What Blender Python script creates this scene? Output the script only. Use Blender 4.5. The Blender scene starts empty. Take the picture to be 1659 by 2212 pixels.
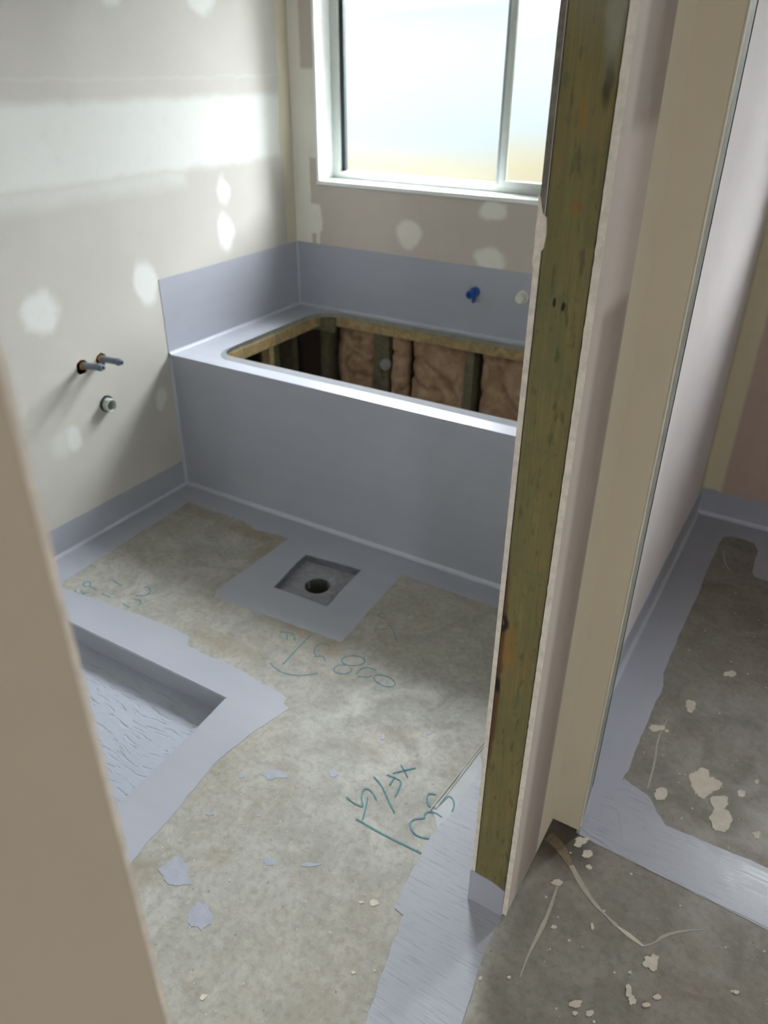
import bpy, bmesh, math, random
from mathutils import Vector, Matrix, noise
from mathutils.geometry import tessellate_polygon

scene = bpy.context.scene
COL = scene.collection
rnd = random.Random(7)

# ------------------------------------------------------------------ camera
cam_data = bpy.data.cameras.new('camera')
cam = bpy.data.objects.new('camera', cam_data)
COL.objects.link(cam)
yaw, pitch, roll = math.radians(-30.6687), math.radians(30.3318), math.radians(0.4635)
fwd = Vector((math.sin(yaw) * math.cos(pitch), math.cos(yaw) * math.cos(pitch), -math.sin(pitch)))
rgt = Vector((math.cos(yaw), -math.sin(yaw), 0.0))
upv = rgt.cross(fwd)
r2 = rgt * math.cos(roll) + upv * math.sin(roll)
u2 = -rgt * math.sin(roll) + upv * math.cos(roll)
m = Matrix((r2, u2, -fwd)).transposed().to_4x4()
m.translation = Vector((2.21765, -2.07608, 1.57219))
cam.matrix_world = m
cam_data.sensor_fit = 'VERTICAL'
cam_data.sensor_height = 36.0
cam_data.lens = 1663.76 / 2212.0 * 36.0
cam_data.clip_start = 0.02
cam_data.dof.use_dof = True
cam_data.dof.focus_distance = 1.25
cam_data.dof.aperture_fstop = 5.0
scene.camera = cam

# ------------------------------------------------------------------ view, sky, lights
scene.view_settings.view_transform = 'Standard'
scene.view_settings.look = 'None'
scene.view_settings.gamma = 1.0
scene.view_settings.use_curve_mapping = False
scene.view_settings.exposure = 0.12
scene.cycles.use_guiding = True
scene.cycles.use_adaptive_sampling = True
scene.cycles.adaptive_threshold = 0.05
scene.cycles.max_bounces = 10
scene.cycles.diffuse_bounces = 5
scene.cycles.caustics_refractive = True
scene.cycles.blur_glossy = 0.0
scene.cycles.sample_clamp_indirect = 30.0

SKY = 92.0
world = bpy.data.worlds.new('overcast_sky')
scene.world = world
world.use_nodes = True
wn = world.node_tree.nodes
wl = world.node_tree.links
wn.clear()
w_tc = wn.new('ShaderNodeTexCoord')
w_sep = wn.new('ShaderNodeSeparateXYZ')
w_mr = wn.new('ShaderNodeMapRange')
w_mr.inputs['From Min'].default_value = 0.0
w_mr.inputs['From Max'].default_value = 1.0
w_mr.inputs['To Min'].default_value = 0.65
w_mr.inputs['To Max'].default_value = 1.15
w_bg = wn.new('ShaderNodeBackground')
w_bg.inputs['Color'].default_value = (0.96, 0.985, 1.0, 1)
w_mul = wn.new('ShaderNodeMath')
w_mul.operation = 'MULTIPLY'
w_mul.inputs[1].default_value = SKY
w_out = wn.new('ShaderNodeOutputWorld')
wl.new(w_tc.outputs['Generated'], w_sep.inputs[0])
wl.new(w_sep.outputs['Z'], w_mr.inputs['Value'])
wl.new(w_mr.outputs[0], w_mul.inputs[0])
wl.new(w_mul.outputs[0], w_bg.inputs['Strength'])
wl.new(w_bg.outputs[0], w_out.inputs['Surface'])


def area_light(name, loc, direction, sx, sy, watts, color):
    d = bpy.data.lights.new(name, 'AREA')
    d.shape = 'RECTANGLE'
    d.size, d.size_y, d.energy, d.color = sx, sy, watts, color
    o = bpy.data.objects.new(name, d)
    COL.objects.link(o)
    o.location = loc
    o.rotation_euler = Vector(direction).to_track_quat('-Z', 'Z').to_euler()
    return o


# helps the renderer find the sky through the clear hall window (outside the frame); gives no light of its own
for p_name, p_loc, p_dir, p_w, p_h in (('hall_window_portal', (3.6, -3.75, 1.05), (0, 1, 0), 0.36, 0.36), ('hall_side_portal', (4.65, -2.2, 1.2), (-1, 0, 0), 0.30, 0.30)):
    portal = area_light(p_name, p_loc, p_dir, p_w, p_h, 1.0, (1, 1, 1))
    portal.data.cycles.is_portal = True

# ------------------------------------------------------------------ helpers
def srgb(r, g, b):
    def f(c):
        c /= 255.0
        return c / 12.92 if c <= 0.04045 else ((c + 0.055) / 1.055) ** 2.4
    return (f(r), f(g), f(b), 1.0)


class Mat:
    """A small node builder round one Principled material in object coordinates."""
    def __init__(self, name, rough=0.6, spec=0.5):
        self.m = bpy.data.materials.new(name)
        self.m.use_nodes = True
        self.nt = self.m.node_tree
        self.b = self.nt.nodes['Principled BSDF']
        self.b.inputs['Roughness'].default_value = rough
        self.b.inputs['Specular IOR Level'].default_value = spec
        self.tc = self.nt.nodes.new('ShaderNodeTexCoord')
        self.co = self.tc.outputs['Object']

    def n(self, t, **kw):
        nd = self.nt.nodes.new(t)
        for k, v in kw.items():
            setattr(nd, k, v)
        return nd

    def put(self, sock, v):
        if hasattr(v, 'is_output'):
            self.nt.links.new(v, sock)
        else:
            sock.default_value = v

    def math(self, op, a, b=0.0, c=None, clamp=False):
        nd = self.n('ShaderNodeMath', operation=op, use_clamp=clamp)
        self.put(nd.inputs[0], a)
        self.put(nd.inputs[1], b)
        if c is not None:
            self.put(nd.inputs[2], c)
        return nd.outputs[0]

    def vmath(self, op, a, b=(0, 0, 0)):
        nd = self.n('ShaderNodeVectorMath', operation=op)
        self.put(nd.inputs[0], a)
        self.put(nd.inputs[1], b)
        return nd.outputs['Value'] if op in ('LENGTH', 'DOT_PRODUCT') else nd.outputs['Vector']

    def noise(self, scale, detail=4.0, rough=0.55, stretch=(1, 1, 1), dist=0.0, off=(0, 0, 0), color=False):
        v = self.vmath('MULTIPLY', self.co, stretch)
        if any(off):
            v = self.vmath('ADD', v, off)
        nd = self.n('ShaderNodeTexNoise')
        self.put(nd.inputs['Vector'], v)
        nd.inputs['Scale'].default_value = scale
        nd.inputs['Detail'].default_value = detail
        nd.inputs['Roughness'].default_value = rough
        nd.inputs['Distortion'].default_value = dist
        return nd.outputs['Color'] if color else nd.outputs['Fac']

    def ramp(self, fac, lo, hi, a=0.0, b=1.0, smooth=True):
        nd = self.n('ShaderNodeMapRange', interpolation_type='SMOOTHSTEP' if smooth else 'LINEAR')
        self.put(nd.inputs['Value'], fac)
        for k, v in (('From Min', lo), ('From Max', hi), ('To Min', a), ('To Max', b)):
            nd.inputs[k].default_value = v
        return nd.outputs[0]

    def mix(self, fac, a, b, blend='MIX'):
        nd = self.n('ShaderNodeMix', data_type='RGBA', blend_type=blend)
        self.put(nd.inputs[0], fac)
        self.put(nd.inputs[6], a)
        self.put(nd.inputs[7], b)
        return nd.outputs[2]

    def sep(self, v=None):
        nd = self.n('ShaderNodeSeparateXYZ')
        self.put(nd.inputs[0], self.co if v is None else v)
        return nd.outputs

    def wobble(self, amp, scale):
        c = self.vmath('SUBTRACT', self.noise(scale, 3.0, color=True), (0.5, 0.5, 0.5))
        return self.vmath('ADD', self.co, self.vmath('MULTIPLY', c, (amp, amp, amp)))

    def patches(self, co, axes, items):
        """Mask of soft ellipses; items (u, v, ru, rv, softness, strength) on the plane of the two axes."""
        out = 0.0
        for u, v, ru, rv, soft, k in items:
            c, s = [0, 0, 0], [0, 0, 0]
            c[axes[0]], c[axes[1]] = u, v
            s[axes[0]], s[axes[1]] = 1 / ru, 1 / rv
            d = self.vmath('LENGTH', self.vmath('MULTIPLY', self.vmath('SUBTRACT', co, tuple(c)), tuple(s)))
            out = self.math('MAXIMUM', out, self.ramp(d, 1 - soft, 1 + soft, k, 0.0))
        return out

    def rects(self, co, axes, items):
        """Mask of soft rectangles; items (u0, u1, v0, v1, softness in metres, strength)."""
        s3 = self.sep(co)
        out = 0.0
        for u0, u1, v0, v1, soft, k in items:
            a = self.ramp(s3[axes[0]], u0 - soft, u0 + soft)
            a = self.math('MULTIPLY', a, self.ramp(s3[axes[0]], u1 - soft, u1 + soft, 1, 0))
            a = self.math('MULTIPLY', a, self.ramp(s3[axes[1]], v0 - soft, v0 + soft))
            a = self.math('MULTIPLY', a, self.ramp(s3[axes[1]], v1 - soft, v1 + soft, k, 0))
            out = self.math('MAXIMUM', out, a)
        return out

    def color(self, c):
        self.put(self.b.inputs['Base Color'], c)
        return self

    def rough(self, r):
        self.put(self.b.inputs['Roughness'], r)
        return self

    def bump(self, h, strength, dist):
        nd = self.n('ShaderNodeBump')
        nd.inputs['Strength'].default_value = strength
        nd.inputs['Distance'].default_value = dist
        self.put(nd.inputs['Height'], h)
        self.nt.links.new(nd.outputs[0], self.b.inputs['Normal'])
        return self


def make_obj(name, verts, faces, mat, parent=None, smooth=False):
    me = bpy.data.meshes.new(name)
    me.from_pydata([tuple(v) for v in verts], [], faces)
    bm = bmesh.new()
    bm.from_mesh(me)
    bmesh.ops.recalc_face_normals(bm, faces=bm.faces)
    bm.to_mesh(me)
    bm.free()
    if smooth:
        me.polygons.foreach_set('use_smooth', [True] * len(me.polygons))
    o = bpy.data.objects.new(name, me)
    COL.objects.link(o)
    if mat is not None:
        me.materials.append(mat.m if isinstance(mat, Mat) else mat)
    if parent is not None:
        o.parent = parent
        o.matrix_parent_inverse = Matrix.Translation(parent.location).inverted() if parent.type == 'EMPTY' else Matrix()
    return o


def root(name, loc, kind=None, label=None, cat=None, group=None):
    o = bpy.data.objects.new(name, None)
    COL.objects.link(o)
    o.location = loc
    o.empty_display_size = 0.1
    tag(o, kind, label, cat, group)
    return o


def tag(o, kind=None, label=None, cat=None, group=None):
    for k, v in (('kind', kind), ('label', label), ('category', cat), ('group', group)):
        if v:
            o[k] = v
    return o


def bevel(o, w, seg=2, angle=40):
    md = o.modifiers.new('edge', 'BEVEL')
    md.width, md.segments, md.limit_method, md.angle_limit = w, seg, 'ANGLE', math.radians(angle)
    return o


def box(name, x0, x1, y0, y1, z0, z1, mat, parent=None, bev=0.0):
    v = [(x, y, z) for z in (z0, z1) for y in (y0, y1) for x in (x0, x1)]
    f = [(0, 1, 3, 2), (4, 5, 7, 6), (0, 1, 5, 4), (2, 3, 7, 6), (0, 2, 6, 4), (1, 3, 7, 5)]
    o = make_obj(name, v, f, mat, parent)
    return bevel(o, bev) if bev else o


AX = {'z': lambda u, v, w: (u, v, w), 'x': lambda u, v, w: (w, u, v), 'y': lambda u, v, w: (u, w, v)}


def prism(name, outer, holes, axis, w0, w1, mat, parent=None, bev=0.0):
    """A plate of any outline with holes: (u, v) is (x, y), (y, z) or (x, z) for axis z, x or y."""
    loops = [outer] + list(holes)
    pts = [p for l in loops for p in l]
    tris = tessellate_polygon([[Vector((p[0], p[1], 0)) for p in l] for l in loops])
    n = len(pts)
    g = AX[axis]
    verts = [g(p[0], p[1], w0) for p in pts] + [g(p[0], p[1], w1) for p in pts]
    faces = [tuple(t) for t in tris] + [tuple(i + n for i in t) for t in tris]
    k = 0
    for l in loops:
        for i in range(len(l)):
            a, b = k + i, k + (i + 1) % len(l)
            faces.append((a, b, b + n, a + n))
        k += len(l)
    o = make_obj(name, verts, faces, mat, parent)
    return bevel(o, bev) if bev else o


def rect(u0, u1, v0, v1):
    return [(u0, v0), (u1, v0), (u1, v1), (u0, v1)]


def rounded(u0, u1, v0, v1, radii, seg=7):
    """Rounded rectangle, radii for corners (u0 v0), (u1 v0), (u1 v1), (u0 v1)."""
    out = []
    for (cu, cv, su, sv, a0), r in zip(((u0, v0, 1, 1, 180), (u1, v0, -1, 1, 270), (u1, v1, -1, -1, 0), (u0, v1, 1, -1, 90)), radii):
        for i in range(seg + 1):
            a = math.radians(a0 + 90 * i / seg)
            out.append((cu + su * r + r * math.cos(a), cv + sv * r + r * math.sin(a)))
    return out


def circle(u, v, r, n=24, jit=0.0):
    return [(u + (r + rnd.uniform(-jit, jit)) * math.cos(2 * math.pi * i / n), v + (r + rnd.uniform(-jit, jit)) * math.sin(2 * math.pi * i / n)) for i in range(n)]


def ragged(pts, amp, step=0.02, seed=0.0, closed=True):
    """The outline with points every step, pushed sideways by noise of two sizes."""
    out = []
    n = len(pts)
    for i in range(n if closed else n - 1):
        a, b = Vector(pts[i]), Vector(pts[(i + 1) % n])
        d = b - a
        k = max(1, int(d.length / step))
        nrm = Vector((-d.y, d.x)).normalized() if d.length else Vector((0, 0))
        for j in range(k):
            p = a + d * (j / k)
            q = amp * (1.2 * noise.noise(Vector((p.x * 9, p.y * 9, seed))) + 0.8 * noise.noise(Vector((p.x * 45, p.y * 45, seed + 3))))
            out.append(tuple(p + nrm * q))
    if not closed:
        out.append(tuple(pts[-1]))
    return out


def lathe(name, p0, axis, prof, mat, parent=None, seg=24, smooth=True):
    """Turn a profile [(distance along axis, radius)] about an axis through p0."""
    a = Vector(axis).normalized()
    e = Vector((0, 0, 1)) if abs(a.z) < 0.9 else Vector((1, 0, 0))
    e1 = a.cross(e).normalized()
    e2 = a.cross(e1)
    p0 = Vector(p0)
    verts, faces = [], []
    for t, r in prof:
        for i in range(seg):
            an = 2 * math.pi * i / seg
            verts.append(p0 + a * t + (e1 * math.cos(an) + e2 * math.sin(an)) * r)
    for j in range(len(prof) - 1):
        for i in range(seg):
            k = (i + 1) % seg
            faces.append((j * seg + i, j * seg + k, (j + 1) * seg + k, (j + 1) * seg + i))
    o = make_obj(name, verts, faces, mat, parent, smooth)
    if smooth:
        md = o.modifiers.new('split', 'EDGE_SPLIT')
        md.split_angle = math.radians(35)
    return o


def ribbon(name, lines, width, z, mat, parent, thick=0.0004):
    """Strokes lying on the floor; width one number or a list per point."""
    verts, faces = [], []
    for pts in lines:
        ws = width if isinstance(width, (list, tuple)) else [width] * len(pts)
        p = [Vector(q) for q in pts]
        if len(p) > 2:                                              # one round of corner cutting smooths the hand
            q, w2 = [p[0]], [ws[0]]
            for i in range(len(p) - 1):
                q += [p[i].lerp(p[i + 1], 0.25), p[i].lerp(p[i + 1], 0.75)]
                w2 += [ws[i] * .75 + ws[i + 1] * .25, ws[i] * .25 + ws[i + 1] * .75]
            q.append(p[-1])
            w2.append(ws[-1])
            p, ws = q, w2
        base = len(verts)
        for i, c in enumerate(p):
            d = (p[min(i + 1, len(p) - 1)] - p[max(i - 1, 0)])
            nn = Vector((-d.y, d.x)).normalized() * ws[i] * 0.5
            jit = 1 + 0.35 * noise.noise(Vector((c.x * 60, c.y * 60, 1)))
            for s in (1, -1):
                verts.append((c.x + nn.x * s * jit, c.y + nn.y * s * jit, z))
                verts.append((c.x + nn.x * s * jit, c.y + nn.y * s * jit, z - thick))
        for i in range(len(p) - 1):
            a, b = base + 4 * i, base + 4 * i + 4
            faces += [(a, b, b + 2, a + 2), (a, b, b + 1, a + 1), (a + 2, b + 2, b + 3, a + 3)]
    return make_obj(name, verts, faces, mat, parent)


def blob(cx, cy, ax, ay, bx, by, seed, ring=False):
    """Outline of a splash with an uneven edge."""
    out = []
    n = 44
    for i in range(n):
        t = 2 * math.pi * i / n
        r = 1 + 0.45 * noise.noise(Vector((math.cos(t) * 1.3, math.sin(t) * 1.3, seed * 3.1))) + 0.38 * 0.6 * noise.noise(Vector((math.cos(t) * 2.2, math.sin(t) * 2.2, seed * 1.7))) + 0.16 * noise.noise(Vector((math.cos(t) * 9, math.sin(t) * 9, seed * 2.3)))
        out.append((cx + (ax * math.cos(t) + bx * math.sin(t)) * r, cy + (ay * math.cos(t) + by * math.sin(t)) * r))
    return out


# ------------------------------------------------------------------ materials
def mat_concrete():
    M = Mat('concrete_slab', 0.55, 0.4)
    big = M.noise(2.2, 5, 0.6, dist=0.6)
    mid = M.noise(9, 6, 0.62, dist=0.8, off=(3, 1, 0))
    fine = M.noise(60, 5, 0.65)
    swirl = M.noise(16, 6, 0.7, stretch=(1.0, 0.45, 1), dist=1.6, off=(7, 2, 0))
    c = M.mix(M.ramp(mid, 0.32, 0.70), srgb(150, 149, 142), srgb(173, 172, 166))
    c = M.mix(M.math('MULTIPLY', M.ramp(big, 0.45, 0.68), 0.4), c, srgb(152, 141, 123))
    c = M.mix(M.math('MULTIPLY', M.ramp(swirl, 0.55, 0.75), 0.12), c, srgb(184, 184, 179))
    c = M.mix(M.math('MULTIPLY', M.ramp(M.noise(5, 6, 0.7, off=(1, 9, 0), dist=1.0), 0.57, 0.72), 0.3), c, srgb(122, 116, 106))
    c = M.mix(M.math('MULTIPLY', M.ramp(fine, 0.42, 0.72), 0.34), c, srgb(104, 99, 90))
    c = M.mix(M.math('MULTIPLY', M.ramp(M.noise(34, 6, 0.72, off=(6, 3, 0)), 0.52, 0.68), 0.3), c, srgb(190, 188, 180))
    c = M.mix(M.math('MULTIPLY', M.ramp(M.noise(24, 5, 0.7, off=(3, 8, 0), dist=0.6), 0.60, 0.70), 0.28), c, srgb(128, 106, 82))
    c = M.mix(M.math('MULTIPLY', M.ramp(M.noise(70, 2, 0.5, off=(8, 8, 0)), 0.70, 0.76), 0.5), c, srgb(84, 78, 70))
    speck = M.ramp(M.noise(130, 2, 0.5, off=(2, 2, 0)), 0.70, 0.76)
    c = M.mix(M.math('MULTIPLY', speck, 0.5), c, srgb(205, 200, 190))
    # brown cement stains beside the coating
    st = M.patches(M.wobble(0.06, 12), (0, 1), [(0.50, -0.165, 0.13, 0.035, 0.6, 0.8), (0.615, -0.24, 0.03, 0.10, 0.6, 0.6), (1.13, -0.57, 0.06, 0.04, 0.6, 0.7), (0.97, -0.555, 0.14, 0.022, 0.6, 0.5),
                                                 (0.22, -0.15, 0.12, 0.03, 0.6, 0.5), (0.84, -0.72, 0.13, 0.035, 0.6, 0.55), (0.92, -0.66, 0.05, 0.04, 0.7, 0.4), (1.20, -1.42, 0.05, 0.03, 0.6, 0.55), (1.33, -1.30, 0.03, 0.03, 0.6, 0.4), (1.45, -0.82, 0.06, 0.05, 0.7, 0.4)])
    c = M.mix(M.math('MULTIPLY', st, 0.7), c, srgb(134, 116, 90))
    # hall and toilet slab painted darker to stand in for dimmer light
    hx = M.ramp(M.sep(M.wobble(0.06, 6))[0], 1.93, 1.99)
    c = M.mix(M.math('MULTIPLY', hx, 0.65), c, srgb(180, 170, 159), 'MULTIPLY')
    # darker floor patch at the foot of the hall wall, pale saw cut wedge by the door
    dark_patch = M.patches(M.wobble(0.05, 14), (0, 1), [(1.985, -0.865, 0.075, 0.06, 0.6, 0.75)])
    c = M.mix(dark_patch, c, srgb(52, 44, 32))
    M.color(c)
    M.rough(M.ramp(mid, 0.3, 0.7, 0.62, 0.45))
    return M.bump(M.math('ADD', M.math('MULTIPLY', fine, 0.6), mid), 0.25, 0.004)


def mat_membrane(name, tint=1.0, rough=0.42, stroke=(1, 5, 5), bumpy=0.03, scale=3.5):
    M = Mat(name, rough, 0.5)
    base = tuple(t * tint for t in srgb(163, 166, 177)[:3]) + (1,)
    st = M.noise(scale, 5, 0.6, stretch=stroke, dist=0.1)
    cl = M.noise(4, 4, 0.6, off=(5, 5, 5))
    c = M.mix(M.math('MULTIPLY', M.ramp(st, 0.3, 0.75), 0.22), base, tuple(t * tint for t in srgb(147, 150, 161)[:3]) + (1,))
    c = M.mix(M.math('MULTIPLY', M.ramp(cl, 0.45, 0.7), 0.3), c, tuple(t * tint for t in srgb(171, 173, 183)[:3]) + (1,))
    M.color(c)
    M.rough(M.ramp(st, 0.3, 0.7, rough - 0.04, rough + 0.04))
    return M.bump(M.math('ADD', st, M.math('MULTIPLY', M.noise(3 * scale, 3, 0.5), 0.3)), bumpy, 0.004)


def mat_brushed():
    """Thick brushed membrane with raked bristle marks, for the door sills."""
    M = Mat('brushed_membrane', 0.3, 0.55)
    st = M.noise(9, 4, 0.65, stretch=(1.6, 22, 1), dist=0.25)
    cross = M.noise(9, 4, 0.65, stretch=(14, 2, 1), dist=0.3, off=(4, 4, 0))
    where = M.ramp(M.noise(3.4, 2, 0.5, off=(9, 1, 0)), 0.54, 0.64)
    c = M.mix(M.ramp(st, 0.3, 0.75), srgb(159, 162, 173), srgb(166, 169, 179))
    M.color(c)
    M.rough(M.ramp(st, 0.3, 0.7, 0.24, 0.42))
    return M.bump(M.math('MULTIPLY', M.math('ADD', st, M.math('MULTIPLY', cross, 0.25)), M.math('ADD', where, 0.03)), 0.3, 0.005)


def mat_troweled():
    """Shower base: curved trowel tears in the coated mortar."""
    M = Mat('coated_mortar', 0.5, 0.45)
    w = M.wobble(0.10, 3.5)
    nd = M.n('ShaderNodeTexNoise')
    M.put(nd.inputs['Vector'], M.vmath('MULTIPLY', M.vmath('ADD', w, (0, 0, 0)), (16.0, 110.0, 1)))
    nd.inputs['Scale'].default_value = 1.0
    nd.inputs['Detail'].default_value = 3.0
    tear = M.ramp(nd.outputs['Fac'], 0.57, 0.66)
    soft = M.noise(22, 4, 0.6)
    M.color(M.mix(M.math('MULTIPLY', tear, 0.15), srgb(168, 174, 187), srgb(150, 157, 173)))
    return M.bump(M.math('SUBTRACT', M.math('MULTIPLY', soft, 0.35), tear), 0.6, 0.006)


def mat_board(name, base, compound, axes, patches=(), rects=(), cutouts=(), amp=0.03, wob=11, rough=0.75):
    M = Mat(name, rough, 0.3)
    co = M.wobble(amp, wob)
    cl = M.noise(1.6, 4, 0.6)
    b = M.mix(M.ramp(cl, 0.35, 0.7), base, tuple(min(1, t * 1.10) for t in base[:3]) + (1,))
    b = M.mix(M.math('MULTIPLY', M.ramp(M.noise(26, 5, 0.7), 0.5, 0.8), 0.15), b, tuple(t * 0.8 for t in base[:3]) + (1,))
    mask = 0.0
    if patches:
        mask = M.math('MAXIMUM', mask, M.patches(M.wobble(0.075, 9), axes, patches))
    if rects:
        mask = M.math('MAXIMUM', mask, M.rects(co, axes, rects))
    if cutouts:
        mask = M.math('MULTIPLY', mask, M.math('SUBTRACT', 1.0, M.rects(co, axes, cutouts)))
    if patches or rects:
        mask = M.math('MULTIPLY', mask, M.ramp(M.noise(18, 4, 0.6, off=(4, 4, 4)), 0.25, 0.5, 0.82, 1.0))
        b = M.mix(mask, b, compound)
    M.color(b)
    return M.bump(M.noise(90, 3, 0.6), 0.06, 0.002)


def mat_timber():
    """Treated framing stud: olive green stain over brown grain, knots and nail holes."""
    M = Mat('treated_timber', 0.7, 0.3)
    grain = M.noise(6, 6, 0.65, stretch=(26, 26, 0.9), dist=0.8)
    patch = M.noise(8, 5, 0.6, stretch=(1.6, 1.6, 0.8), off=(2, 0, 3), dist=0.9)
    c = M.mix(M.ramp(grain, 0.25, 0.75), srgb(107, 98, 62), srgb(123, 112, 72))
    c = M.mix(M.math('MULTIPLY', M.ramp(patch, 0.46, 0.62), 0.55), c, srgb(95, 100, 66))
    c = M.mix(M.math('MULTIPLY', M.ramp(M.noise(12, 4, 0.6, stretch=(2, 2, 0.8), off=(8, 1, 1)), 0.57, 0.7), 0.35), c, srgb(128, 100, 60))
    c = M.mix(M.math('MULTIPLY', M.ramp(M.noise(13, 5, 0.7, stretch=(1.5, 1.5, 0.9), off=(1, 7, 1)), 0.6, 0.7), 0.35), c, srgb(58, 84, 70))
    c = M.mix(M.math('MULTIPLY', M.ramp(M.noise(110, 3, 0.6, stretch=(1, 1, 0.25)), 0.58, 0.70), 0.45), c, srgb(58, 52, 34))
    co = M.wobble(0.008, 30)
    c = M.mix(M.patches(co, (0, 2), [(1.867, 0.70, 0.010, 0.20, 0.25, 0.85), (1.866, 0.58, 0.012, 0.17, 0.25, 0.85)]), c, srgb(86, 50, 30))
    c = M.mix(M.patches(co, (0, 2), [(1.885, 0.715, 0.010, 0.05, 0.5, 0.6), (1.905, 1.418, 0.005, 0.007, 0.5, 0.6), (1.9, 1.52, 0.004, 0.02, 0.5, 0.6)]), c, srgb(138, 100, 44))
    c = M.mix(M.patches(co, (0, 2), [(1.871, 0.762, 0.009, 0.019, 0.35, 0.95), (1.872, 0.625, 0.005, 0.016, 0.4, 0.95), (1.893, 1.302, 0.0022, 0.006, 0.4, 0.95), (1.906, 1.299, 0.0022, 0.006, 0.4, 0.95), (1.926, 1.555, 0.005, 0.025, 0.5, 0.7)]), c, srgb(26, 18, 12))
    c = M.mix(M.patches(co, (0, 2), [(1.870, 0.764, 0.003, 0.006, 0.4, 0.8)]), c, srgb(112, 84, 56))
    # weathered grey bloom near the top and pale scuffed arris
    c = M.mix(M.patches(M.wobble(0.02, 20), (0, 2), [(1.925, 1.63, 0.012, 0.06, 0.6, 0.6), (1.9, 1.75, 0.04, 0.13, 0.5, 0.35)]), c, srgb(150, 152, 140))
    M.color(c)
    return M.bump(M.math('ADD', grain, M.math('MULTIPLY', M.noise(120, 3, 0.6, stretch=(1, 1, 0.25)), 0.5)), 0.35, 0.002)


def mat_plain(name, col, rough=0.6, metal=0.0, var=0.12, scale=20, bump=0.0, spec=0.5):
    M = Mat(name, rough, spec)
    M.b.inputs['Metallic'].default_value = metal
    M.color(M.mix(M.ramp(M.noise(scale, 4, 0.6), 0.3, 0.7), tuple(t * (1 - var) for t in col[:3]) + (1,), col))
    if bump:
        M.bump(M.noise(scale * 3, 4, 0.6), bump, 0.003)
    return M


def mat_pine(name, a, b):
    M = Mat(name, 0.75, 0.25)
    g = M.noise(8, 5, 0.6, stretch=(3, 3, 3), dist=1.2)
    M.color(M.mix(M.ramp(g, 0.3, 0.7), a, b))
    return M.bump(g, 0.3, 0.003)


def mat_glass():
    """Obscure glass: wide scatter of whatever stands outside."""
    m_ = bpy.data.materials.new('obscure_glass')
    m_.use_nodes = True
    nt = m_.node_tree
    nt.nodes.clear()
    out = nt.nodes.new('ShaderNodeOutputMaterial')
    ref = nt.nodes.new('ShaderNodeBsdfRefraction')
    ref.inputs['IOR'].default_value = 1.22
    ref.inputs['Roughness'].default_value = 0.42
    ref.inputs['Color'].default_value = (0.93, 0.96, 0.96, 1)
    tr = nt.nodes.new('ShaderNodeBsdfTranslucent')
    tr.inputs['Color'].default_value = (0.9, 0.95, 0.96, 1)
    mx = nt.nodes.new('ShaderNodeMixShader')
    mx.inputs[0].default_value = 0.003
    nt.links.new(ref.outputs[0], mx.inputs[1])
    nt.links.new(tr.outputs[0], mx.inputs[2])
    fr = nt.nodes.new('ShaderNodeFresnel')                        # both faces of the pane mirror at a glancing angle
    fr.inputs['IOR'].default_value = 2.0
    gl = nt.nodes.new('ShaderNodeBsdfGlossy')
    gl.inputs['Roughness'].default_value = 0.35
    m2 = nt.nodes.new('ShaderNodeMixShader')
    nt.links.new(fr.outputs[0], m2.inputs[0])
    nt.links.new(mx.outputs[0], m2.inputs[1])
    nt.links.new(gl.outputs[0], m2.inputs[2])
    nt.links.new(m2.outputs[0], out.inputs[0])
    return m_


CONC = mat_concrete()
MEM = mat_membrane('membrane_blue_grey')
MEM_H = mat_membrane('membrane_hob', 1.0, 0.36, (1, 5, 5), 0.03)
MEM_Y = mat_membrane('membrane_along_wall', 1.0, 0.42, (5, 1.0, 5))
BRUSH = mat_brushed()
TROWEL = mat_troweled()
MORTAR = mat_plain('drain_mortar', srgb(150, 150, 158), 0.7, var=0.25, scale=45, bump=0.5)
COMP = srgb(213, 214, 211)
CREAM = srgb(205, 200, 180)
B_LEFT = mat_board('left_wall_board', srgb(187, 184, 178), COMP, (1, 2), patches=[
    (0.402, 1.125, 0.034, 0.058, 0.3, 0.9), (0.392, 0.967, 0.046, 0.070, 0.3, 1.0), (-0.062, 0.866, 0.055, 0.080, 0.3, 1.0),
    (-0.522, 0.860, 0.068, 0.062, 0.35, 1.0), (-0.072, 0.404, 0.032, 0.044, 0.35, 0.8), (-0.505, 0.405, 0.036, 0.048, 0.45, 0.95),
    (-0.555, 0.40, 0.05, 0.045, 0.6, 0.45), (-0.05, 1.775, 0.06, 0.05, 0.35, 0.9), (0.372, 1.765, 0.06, 0.055, 0.35, 0.9),
    (-0.9, 1.3, 0.06, 0.06, 0.35, 1.0), (-1.2, 0.85, 0.06, 0.06, 0.35, 1.0)],
    rects=[(-2.2, 0.84, 1.222, 1.455, 0.022, 0.95), (-2.2, 0.2, 1.17, 1.23, 0.03, 0.55), (-2.2, 0.9, 1.515, 1.522, 0.006, 0.25)])
B_BACK = mat_board('back_wall_board', srgb(190, 181, 172), srgb(226, 223, 214), (0, 2), patches=[
    (0.585, 0.952, 0.060, 0.058, 0.25, 0.95), (0.952, 1.075, 0.055, 0.038, 0.3, 0.9), (0.955, 0.892, 0.062, 0.045, 0.3, 0.9), (0.112, 0.965, 0.034, 0.07, 0.2, 1.0)],
    rects=[(-0.1, 0.13, 0.8, 2.5, 0.006, 1.0)],
    cutouts=[(0.087, 0.2, 1.03, 1.215, 0.004, 1.0), (0.060, 0.2, 1.545, 2.5, 0.008, 1.0), (0.087, 0.112, 0.8, 0.905, 0.006, 1.0)], amp=0.014, wob=22)
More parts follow.
